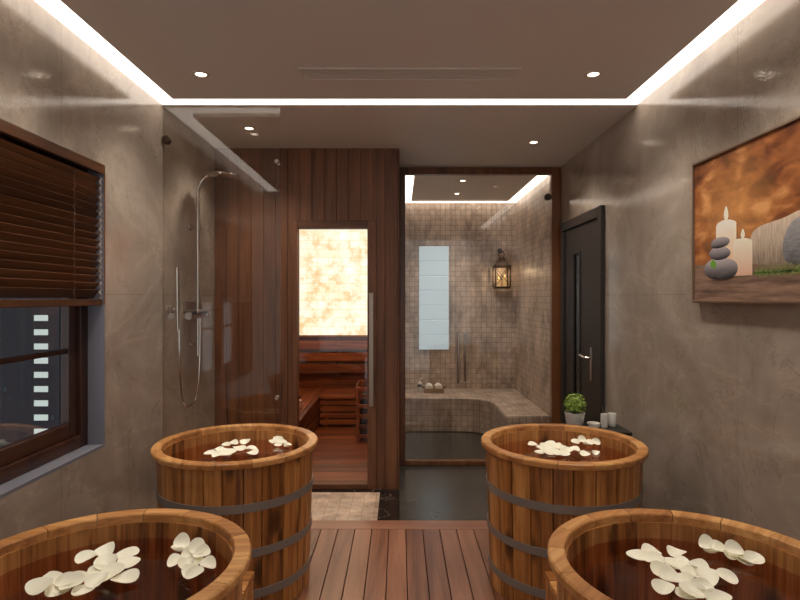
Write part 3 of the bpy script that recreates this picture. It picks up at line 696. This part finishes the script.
# local: image-right runs towards -y, up is z, the print faces -x
PW, PH = .955, .632
m = MB(); m.box(.004, .029, -PW, 0, 0, PH); m.build('canvas', picmat(), pc)
m = MB(); f = .012; 
m.box(-.006, .0295, -PW-f, -PW, -f, PH+f); m.box(-.006, .0295, 0, f, -f, PH+f); m.box(-.006, .0295, -PW, 0, -f, 0); m.box(-.006, .0295, -PW, 0, PH, PH+f)
m.build('frame', simple('bronze_picture_frame', rgb(140, 116, 96), .3, .4), pc, bev=.002)
def blob(pts, n=4):
    for _ in range(2):
        q = []
        for i in range(len(pts)):
            a, b = pts[i], pts[(i+1) % len(pts)]
            q += [(a[0]*.75+b[0]*.25, a[1]*.75+b[1]*.25), (a[0]*.25+b[0]*.75, a[1]*.25+b[1]*.75)]
        pts = q
    return pts
layer = [0]
def printed(name, pts, mat, smooth=True, lab=None):
    if smooth: pts = blob(pts)
    layer[0] += 1; h = .004-.0003*layer[0]
    m = MB(); m.prism([(-u, v) for u, v in pts], h, h+.00025, plane='yz')
    o = m.build(name, mat, pc, smooth=False)
    if lab: o['label'] = lab
    return o
printed('printed_table', [(0, 0), (PW, 0), (PW, .125), (0, .165)], noisy('print_dark_tabletop', rgb(92, 70, 60), rgb(176, 142, 120), (1, 3, 34)), False)
printed('printed_towel', [(.41, .15), (.414, .25), (.45, .285), (.54, .295), (.61, .30), (.70, .32), (.84, .33), (.86, .20), (.84, .12), (.70, .122), (.587, .127), (.48, .138)], grad('print_towel', .08, .36, rgb(104, 82, 68), rgb(250, 230, 204), .9, (1, 100, 16)))
printed('printed_towel_end', [(.60, .17), (.615, .24), (.66, .292), (.76, .30), (.83, .25), (.84, .18), (.78, .125), (.637, .128)], grad('print_towel_end', .08, .34, rgb(58, 56, 62), rgb(190, 188, 190), .8, (1, 22, 100)))
GRN = noisy('print_green_leaf', rgb(60, 100, 40), rgb(160, 190, 100), (1, 40, 40))
m = MB()
for i in range(13):
    u = .44+i*.028; 
    for s in (1, -1):
        m.prism([(-u, .108), (-(u+.018), .108+.002), (-(u+.055), .108+(.036 if s > 0 else -.022))], .0022, .0024, plane='yz')
m.box(.0022, .0024, -.84, -.43, .104, .111)
m.build('printed_fern', GRN, pc, smooth=False)
layer[0] += 3
WAX = grad('print_candle_wax', .16, .34, rgb(255, 216, 168), rgb(255, 253, 240), .2)
printed('printed_tall_candle', [(.181, .15), (.181, .326), (.195, .338), (.235, .345), (.285, .341), (.32, .33), (.329, .322), (.329, .15)], WAX, False)
printed('printed_short_candle', [(.307, .102), (.307, .243), (.335, .254), (.39, .252), (.425, .243), (.434, .234), (.434, .099)], grad('print_candle_wax_dim', .10, .25, rgb(240, 194, 164), rgb(255, 248, 226), .2), False)
FL = simple('print_flame', rgb(255, 252, 230), .4)
printed('printed_flame', [(.249, .338), (.236, .368), (.257, .412), (.277, .365), (.267, .338)], FL)
printed('printed_flame', [(.367, .25), (.357, .267), (.374, .298), (.39, .266), (.381, .25)], FL)
def STN(z0, z1): return grad('print_grey_stone', z0, z1, rgb(40, 38, 44), rgb(206, 198, 202), .5, (1, 6, 20))
printed('printed_stone', [(.085, .137), (.10, .168), (.168, .185), (.249, .182), (.325, .165), (.345, .136), (.33, .106), (.269, .09), (.179, .09), (.105, .106)], STN(.10, .19))
printed('printed_stone', [(.12, .201), (.152, .232), (.22, .235), (.28, .22), (.295, .196), (.249, .175), (.17, .175)], STN(.18, .24))
printed('printed_stone', [(.14, .25), (.172, .272), (.24, .275), (.29, .258), (.274, .236), (.21, .225), (.15, .23)], STN(.23, .28))
printed('printed_leaf', [(.136, .164), (.158, .184), (.187, .164), (.179, .14), (.147, .144)], simple('print_bright_leaf', rgb(120, 180, 60), .5))

# ------------------------------------------------------------------ side table with plant and ceramics
t = thing('side_table', 'low black side table behind the barrel tub, by the charcoal door', 'table', (1.20, 3.50-.0, .05))
TZ = .67-.05
m = MB(); m.box(-.18, .19, -.16, .0+.09, TZ-.02, TZ); m.build('table_top', M['black'], t, bev=.003)
for (x, y) in ((-.165, -.145), (.165, -.145), (-.165, .07), (.165, .07)):
    box(x-.012, x+.012, y-.012, y+.012, 0, TZ-.02).build('leg', M['black'], t)
t = thing('potted_plant', 'bushy bright green plant in a white pot on the black side table', 'plant', (1.095, 3.50, .67))
m = MB(); m.lathe([(.045, 0), (.05, .006), (.062, .085), (.064, .09), (.058, .09), (.054, .07)], n=32, capb=True); m.build('pot', M['white'], t)
m = MB(); m.lathe([(.001, .068), (.056, .070)], n=20, capb=False); m.build('soil', simple('dark_soil', rgb(50, 36, 26), .9), t)
m = MB(); rnd = random.Random(3); s_ = MB()
for i in range(420):
    th = rnd.uniform(0, 2*PI); ph = math.acos(rnd.uniform(-.55, 1)); rr = rnd.uniform(.6, 1.0)
    p = Vector((.072*rr*math.sin(ph)*math.cos(th), .072*rr*math.sin(ph)*math.sin(th), .135+.078*rr*math.cos(ph)))
    nrm = (p-Vector((0, 0, .12))).normalized(); a = nrm.cross(Vector((rnd.random()-.5, rnd.random()-.5, rnd.random()))).normalized(); b = nrm.cross(a)
    l_, w_ = rnd.uniform(.010, .016), rnd.uniform(.005, .008)
    vs = [m.bm.verts.new(p+q) for q in (-a*l_, -a*l_*.2+b*w_+nrm*.002, a*l_+nrm*-.003, -a*l_*.2-b*w_+nrm*.002)]
    m.bm.faces.new(vs); m._tone(vs)
    if i % 9 == 0: s_.tube([(0, 0, .07), (p.x*.5, p.y*.5, .09), p], .0012, 4)
def leafmat():
    mm, nt, out = new_mat('lime_green_foliage')
    at = N(nt, 'ShaderNodeAttribute', _attribute_name='tone'); sp = N(nt, 'ShaderNodeSeparateXYZ'); L(nt, at.outputs['Vector'], sp.inputs[0])
    cr = ramp(nt, sp.outputs[0], [(0, rgb(92, 118, 36)), (.5, rgb(140, 168, 62)), (1, rgb(186, 204, 104))])
    b = N(nt, 'ShaderNodeBsdfPrincipled', Roughness=.5); L(nt, cr.outputs[0], b.inputs['Base Color']); L(nt, b.outputs[0], out.inputs[0]); return mm
m.build('foliage', leafmat(), t, smooth=False); s_.build('stem', M['stem'], t)
m = MB(); m.lathe([(.03, 0), (.034, .004), (.038, .028), (.036, .03), (.033, .028), (.03, .008), (.001, .008)], n=28, capb=False)
o = m.build('small_bowl', M['white']); o.location = (1.205, 3.475, .67); tag(o, 'low white bowl between the plant and the ceramic cups on the side table', 'bowl')
t = thing('reed_diffuser', 'white cylinder jar with thin reeds on the side table', 'diffuser', (1.272, 3.48, .67))
m = MB(); m.lathe([(.021, 0), (.0225, .004), (.0225, .082), (.02, .085), (.017, .085), (.017, .07)], n=28); m.build('jar', M['white'], t)
for k in range(4):
    m = MB(); a = k*1.6+.4; m.tube([(.003*math.cos(a), .003*math.sin(a), .074), (.014*math.cos(a), .014*math.sin(a), .125)], .0014, 6); m.build('reed', M['steel'], t)
m = MB(); m.lathe([(.022, 0), (.0245, .004), (.0245, .078), (.0235, .08), (.0205, .079), (.0205, .01), (.001, .01)], n=28, capb=False)
o = m.build('ceramic_cup', M['white']); o.location = (1.335, 3.515, .67); tag(o, 'plain pale cup beside the reed jar, next to the stone wall', 'cup')

# ------------------------------------------------------------------ barrel tubs
ZT = .703  # height above the deck
def rad(z): return .358+(.378-.358)*z/ZT
def make_tub():
    t = thing('barrel_tub', 'x', 'bathtub', (0, 0, .05))
    m = MB(); rnd = random.Random(11)
    ws = [rnd.uniform(.8, 1.2) for _ in range(24)]; tot = sum(ws); a = 0
    for w in ws:
        a0 = a; a1 = a+w/tot*2*PI; a = a1; g = .009
        zs = (0.0, .2, .45, .675)
        def lp(z):
            ro = rad(z); ri = ro-.030
            o_ = [(ro-.008, a0), (ro, a0+g)]+[(ro, a0+g+(a1-a0-2*g)*k/4) for k in (1, 2, 3)]+[(ro, a1-g), (ro-.008, a1)]
            i_ = [(ri+.002, a1), (ri, a1-g*.7), (ri, (a0+a1)/2), (ri, a0+g*.7), (ri+.002, a0)]
            return [(r*math.cos(q), r*math.sin(q), z) for r, q in o_+i_]
        m.ring_strip([lp(z) for z in zs], True, True, True)
    m.build('staves', M['tub'], t, sharp=25).name = 'stave_body'
    m = MB(); n = 9; wz = .30*2/n; y = -.345
    for k in range(n-1):
        y0_, y1_ = -.326+k*.0815, -.326+(k+1)*.0815-.002
        if y1_ > .326: y1_ = .326
        hx0 = math.sqrt(max(.327**2-max(abs(y0_), abs(y1_))**2, .0004)); hxm = math.sqrt(max(.327**2-min(abs(y0_), abs(y1_))**2, .0004))
        if abs(y0_) > abs(y1_): out = [(-hx0, y0_), (hx0, y0_), (hxm, y1_), (-hxm, y1_)]
        else: out = [(-hxm, y0_), (hxm, y0_), (hx0, y1_), (-hx0, y1_)]
        m.prism(out, .055, .08)
    m.build('floor_boards', M['rim'], t).name = 'bottom_boards'
    # rim
    m = MB(); k = 16; prof = [(.352, .675), (.352, .698), (.355, .702), (.396, .703), (.4005, .698), (.4005, .680), (.397, .675)]
    for i in range(k):
        a0 = 2*PI*(i+.3)/k; a1 = 2*PI*(i+1.3)/k-.007
        m.ring_strip([[(r*math.cos(a0+(a1-a0)*s/6), r*math.sin(a0+(a1-a0)*s/6), z) for r, z in prof] for s in range(7)], True, True, True)
    m.build('rim', M['rim'], t)
    for hz in (.493, .287, .100):
        m = MB(); loops = []
        for (dr, dz) in ((.0005, -.019), (.0045, -.0185), (.0045, .0185), (.0005, .019)):
            z = hz+dz; loops.append([((rad(z)+dr)*math.cos(2*PI*i/72), (rad(z)+dr)*math.sin(2*PI*i/72), z) for i in range(72)])
        m.ring_strip(loops)
        for ang in (-1.9, -1.75, 1.2):
            r = rad(hz)+.004; d = Vector((math.cos(ang), math.sin(ang), 0)); c = d*r+Vector((0, 0, hz))
            b = Vector((-d.y, d.x, 0)); lo_ = []
            for (q, h) in ((.007, 0), (.006, .002), (.002, .0032)):
                lo_.append([c+d*h+(b*math.cos(s*PI/4)+Vector((0, 0, 1))*math.sin(s*PI/4))*q for s in range(8)])
            m.ring_strip(lo_, capb=True)
        m.build('hoop', M['hoop'], t)
    return t
tubs = [(-.816, 1.52, 'big round wooden barrel tub under the window with hoops, and blind', 0.0),
        (.816, 1.52, 'big round wooden barrel tub directly below the candle picture', .8),
        (-.816, 2.82, 'round wooden barrel tub standing before the shower glass', 1.9),
        (.816, 2.82, 'round wooden barrel tub standing in front of the potted plant', 2.7)]
wnames = ['under the window', 'below the candle picture', 'before the shower glass', 'in front of the potted plant']
proto = make_tub()
# wood grain needs no change between copies; each is turned so the staves differ
ZWT = .623
for i, (x, y, lab, rz) in enumerate(tubs):
    o = proto if i == 0 else copy_tree(proto)
    o.location = (x, y, .05); o.rotation_euler.z = rz; o['label'] = lab; o['group'] = 'wooden barrel tubs'
    m = MB(); m.lathe([(.3275, .0815), (.345, ZWT)], n=72)
    for f in m.bm.faces: f.material_index = 0 if all(v.co.z > ZWT-.001 for v in f.verts) else 1
    w_ = m.build('bath_water', [M['water'], M['clear']], smooth=True); w_.location = (x, y, .05)
    tag(w_, 'still reddish bath water filling the barrel '+wnames[i], 'water', 'bath water in the barrels', 'stuff')

# petals
def petal_mesh(seed):
    rnd = random.Random(seed); m = MB(); n = 18; Lh, Wh = rnd.uniform(.036, .042), rnd.uniform(.030, .035); cup = rnd.uniform(.006, .012)
    notch = rnd.uniform(.0, .12)
    def ring(f, top):
        out = []
        for i in range(n):
            a = 2*PI*i/n; r = 1-notch*math.exp(-((a-PI if a > 0 else 0)/.4)**2)
            u = math.cos(a)*Lh*f*r; v = math.sin(a)*Wh*f*(1-.22*math.cos(a))
            z = cup*f*f*(1+.5*math.sin(2*a+seed))+(.0016 if top else 0)*(1-.5*f)
            out.append((u, v, z))
        return out
    m.ring_strip([ring(.02, True), ring(.4, True), ring(.75, True), ring(1, True), ring(1, False), ring(.6, False), ring(.02, False)], True, True, True)
    return m.build('flower_petal', M['petal'], sharp=60)
NR = [(-0.086, 0.197), (-0.033, 0.223), (-0.052, 0.159), (0.036, 0.206), (0.019, 0.139), (-0.005, 0.143), (-0.064, 0.085), (-0.06, 0.045), (-0.024, 0.045), (0.023, 0.081), (-0.101, -0.003), (0.044, 0.045), (0.104, 0.058), (0.062, 0.12), (-0.032, -0.023), (0.005, -0.003), (0.022, -0.05), (-0.051, -0.03)]
NR2 = [(0.185, 0.275), (0.159, 0.263), (0.192, 0.247), (0.24, 0.226), (0.233, 0.197), (0.199, 0.191), (0.239, 0.176), (0.261, 0.164), (0.259, 0.191)]
NL = [(-0.133, 0.176), (-0.096, 0.219), (-0.022, 0.201), (-0.045, 0.129), (-0.053, 0.091), (-0.004, 0.078), (0.045, 0.054), (0.013, 0.139), (-0.088, 0.054), (-0.104, 0.028), (-0.153, 0.042), (-0.158, -0.006), (-0.108, -0.003), (-0.038, -0.01), (-0.023, 0.036), (-0.08, 0.01)]
NL2 = [(0.119, 0.261), (0.139, 0.274), (0.178, 0.251), (0.21, 0.226), (0.171, 0.191), (0.148, 0.149), (0.206, 0.149), (0.221, 0.191), (0.255, 0.133), (0.22, 0.085), (0.237, 0.067), (0.193, 0.12)]
RR = [(-0.094, 0.202), (0.0, 0.215), (-0.038, 0.098), (-0.103, 0.04), (0.039, 0.134), (0.096, 0.098), (-0.019, 0.013), (-0.052, 0.021), (0.018, 0.015), (-0.04, 0.163), (0.01, 0.134), (.055, .06), (-.075, .13)]
RR2 = [(0.162, 0.27), (0.195, 0.254), (0.225, 0.228), (0.236, 0.17), (0.199, 0.197), (0.18, 0.015), (0.116, -0.011), (.215, .205)]
RL = [(-0.148, 0.028), (-0.118, 0.188), (-0.083, 0.214), (-0.018, 0.214), (0.036, 0.117), (-0.035, 0.135), (-0.084, 0.075), (-0.007, 0.093), (-0.095, -0.01), (0.072, 0.021), (-0.033, 0.01), (-0.059, -0.014), (-.13, .10)]
RL2 = [(0.129, 0.268), (0.17, 0.272), (0.207, 0.248), (0.168, 0.199), (0.215, 0.179), (0.24, 0.208), (0.193, 0.234), (0.169, 0.154)]
pm = [petal_mesh(s) for s in range(5)]
used = set(); rnd = random.Random(21)
sets = [(0, NL, 'main'), (0, NL2, 'side'), (1, NR, 'main'), (1, NR2, 'side'), (2, RL, 'main'), (2, RL2, 'side'), (3, RR, 'main'), (3, RR2, 'side')]
for ti, pts, which in sets:
    tx, ty = tubs[ti][0], tubs[ti][1]
    for j, (px, py) in enumerate(pts):
        k = rnd.randrange(5)
        if k not in used: used.add(k); o = pm[k]
        else: o = pm[k].copy(); C.objects.link(o)
        lift = .0008+.0022*(j % 4)
        tl = rnd.uniform(.05, .38)
        if which == 'side' and j in (1, 3): tl = .7
        q = math.hypot(px, py)
        if q > .285: px, py = px*.285/q, py*.285/q
        o.location = (tx+px, ty+py, .05+ZWT+lift+abs(tl)*.032)
        sc = rnd.uniform(.78, .95) * (.82 if which == 'side' else 1.0) * (.9 if ti > 1 else 1.0)
        o.scale = (sc, sc, 1)
        o.rotation_euler = (Matrix.Rotation(tl, 3, 'X') @ Matrix.Rotation(rnd.uniform(-.12, .12), 3, 'Y') @ Matrix.Rotation(rnd.uniform(0, 2*PI), 3, 'Z')).to_euler()
        if which == 'main': lab, grp = 'cream petal floating in the larger bunch of the barrel '+wnames[ti], 'petals in the larger bunch of the barrel '+wnames[ti]
        else: lab, grp = 'cream petal floating in the small bunch of the barrel '+wnames[ti], 'petals in the small bunch of the barrel '+wnames[ti]
        tag(o, lab, 'petal', grp)

# ------------------------------------------------------------------ step stools between the barrels
for s, lab in ((-1, 'low slatted timber step between the two barrels on the window side'), (1, 'low slatted timber step between the two barrels on the picture side')):
    t = thing('step_stool', lab, 'step', (s*.785, 2.165, .05), 0, 'timber steps between the barrels')
    m = MB(); hx = .20; y = -.13
    for k in range(3): m.box(-hx, hx, y+k*.077, y+k*.077+.073, .295, .32)
    m.build('tread', M['rim'], t, bev=.003)
    for sx in (-1, 1):
        m = MB(); m.box(min(sx*hx, sx*(hx-.03)), max(sx*hx, sx*(hx-.03)), -.11, .08, 0, .295); m.build('side_board', M['tub'], t, bev=.003)

# ------------------------------------------------------------------ world, camera
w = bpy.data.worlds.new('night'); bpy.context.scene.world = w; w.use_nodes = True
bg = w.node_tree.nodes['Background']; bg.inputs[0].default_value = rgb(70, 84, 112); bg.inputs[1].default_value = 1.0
# night towards the window and the far side, bright fill light added behind the viewpoint
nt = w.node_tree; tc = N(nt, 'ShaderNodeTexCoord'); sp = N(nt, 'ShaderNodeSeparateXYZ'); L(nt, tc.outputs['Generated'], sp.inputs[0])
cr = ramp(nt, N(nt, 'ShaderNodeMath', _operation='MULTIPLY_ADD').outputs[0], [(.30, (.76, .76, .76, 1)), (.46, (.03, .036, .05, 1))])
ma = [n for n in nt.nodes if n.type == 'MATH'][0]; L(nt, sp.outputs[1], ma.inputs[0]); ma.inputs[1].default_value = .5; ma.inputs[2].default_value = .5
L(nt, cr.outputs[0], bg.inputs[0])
cd = bpy.data.cameras.new('camera'); cd.sensor_width = 36; cd.lens = 36*560/800; cd.shift_y = -.0025; cd.shift_x = .0006; cd.clip_start = .05; cd.clip_end = 500
co = bpy.data.objects.new('camera', cd); C.objects.link(co); co.location = (0, 0, 1.473); co.rotation_euler = (PI/2, 0, 0)
sc = bpy.context.scene; sc.camera = co
sc.view_settings.view_transform = 'Standard'; sc.view_settings.look = 'None'; sc.view_settings.exposure = 0.36; sc.view_settings.gamma = 1; sc.view_settings.use_curve_mapping = False
sc.cycles.max_bounces = 10; sc.cycles.transparent_max_bounces = 16; sc.cycles.diffuse_bounces = 5
sc.cycles.use_denoising = True
sc.cycles.sample_clamp_indirect = 4
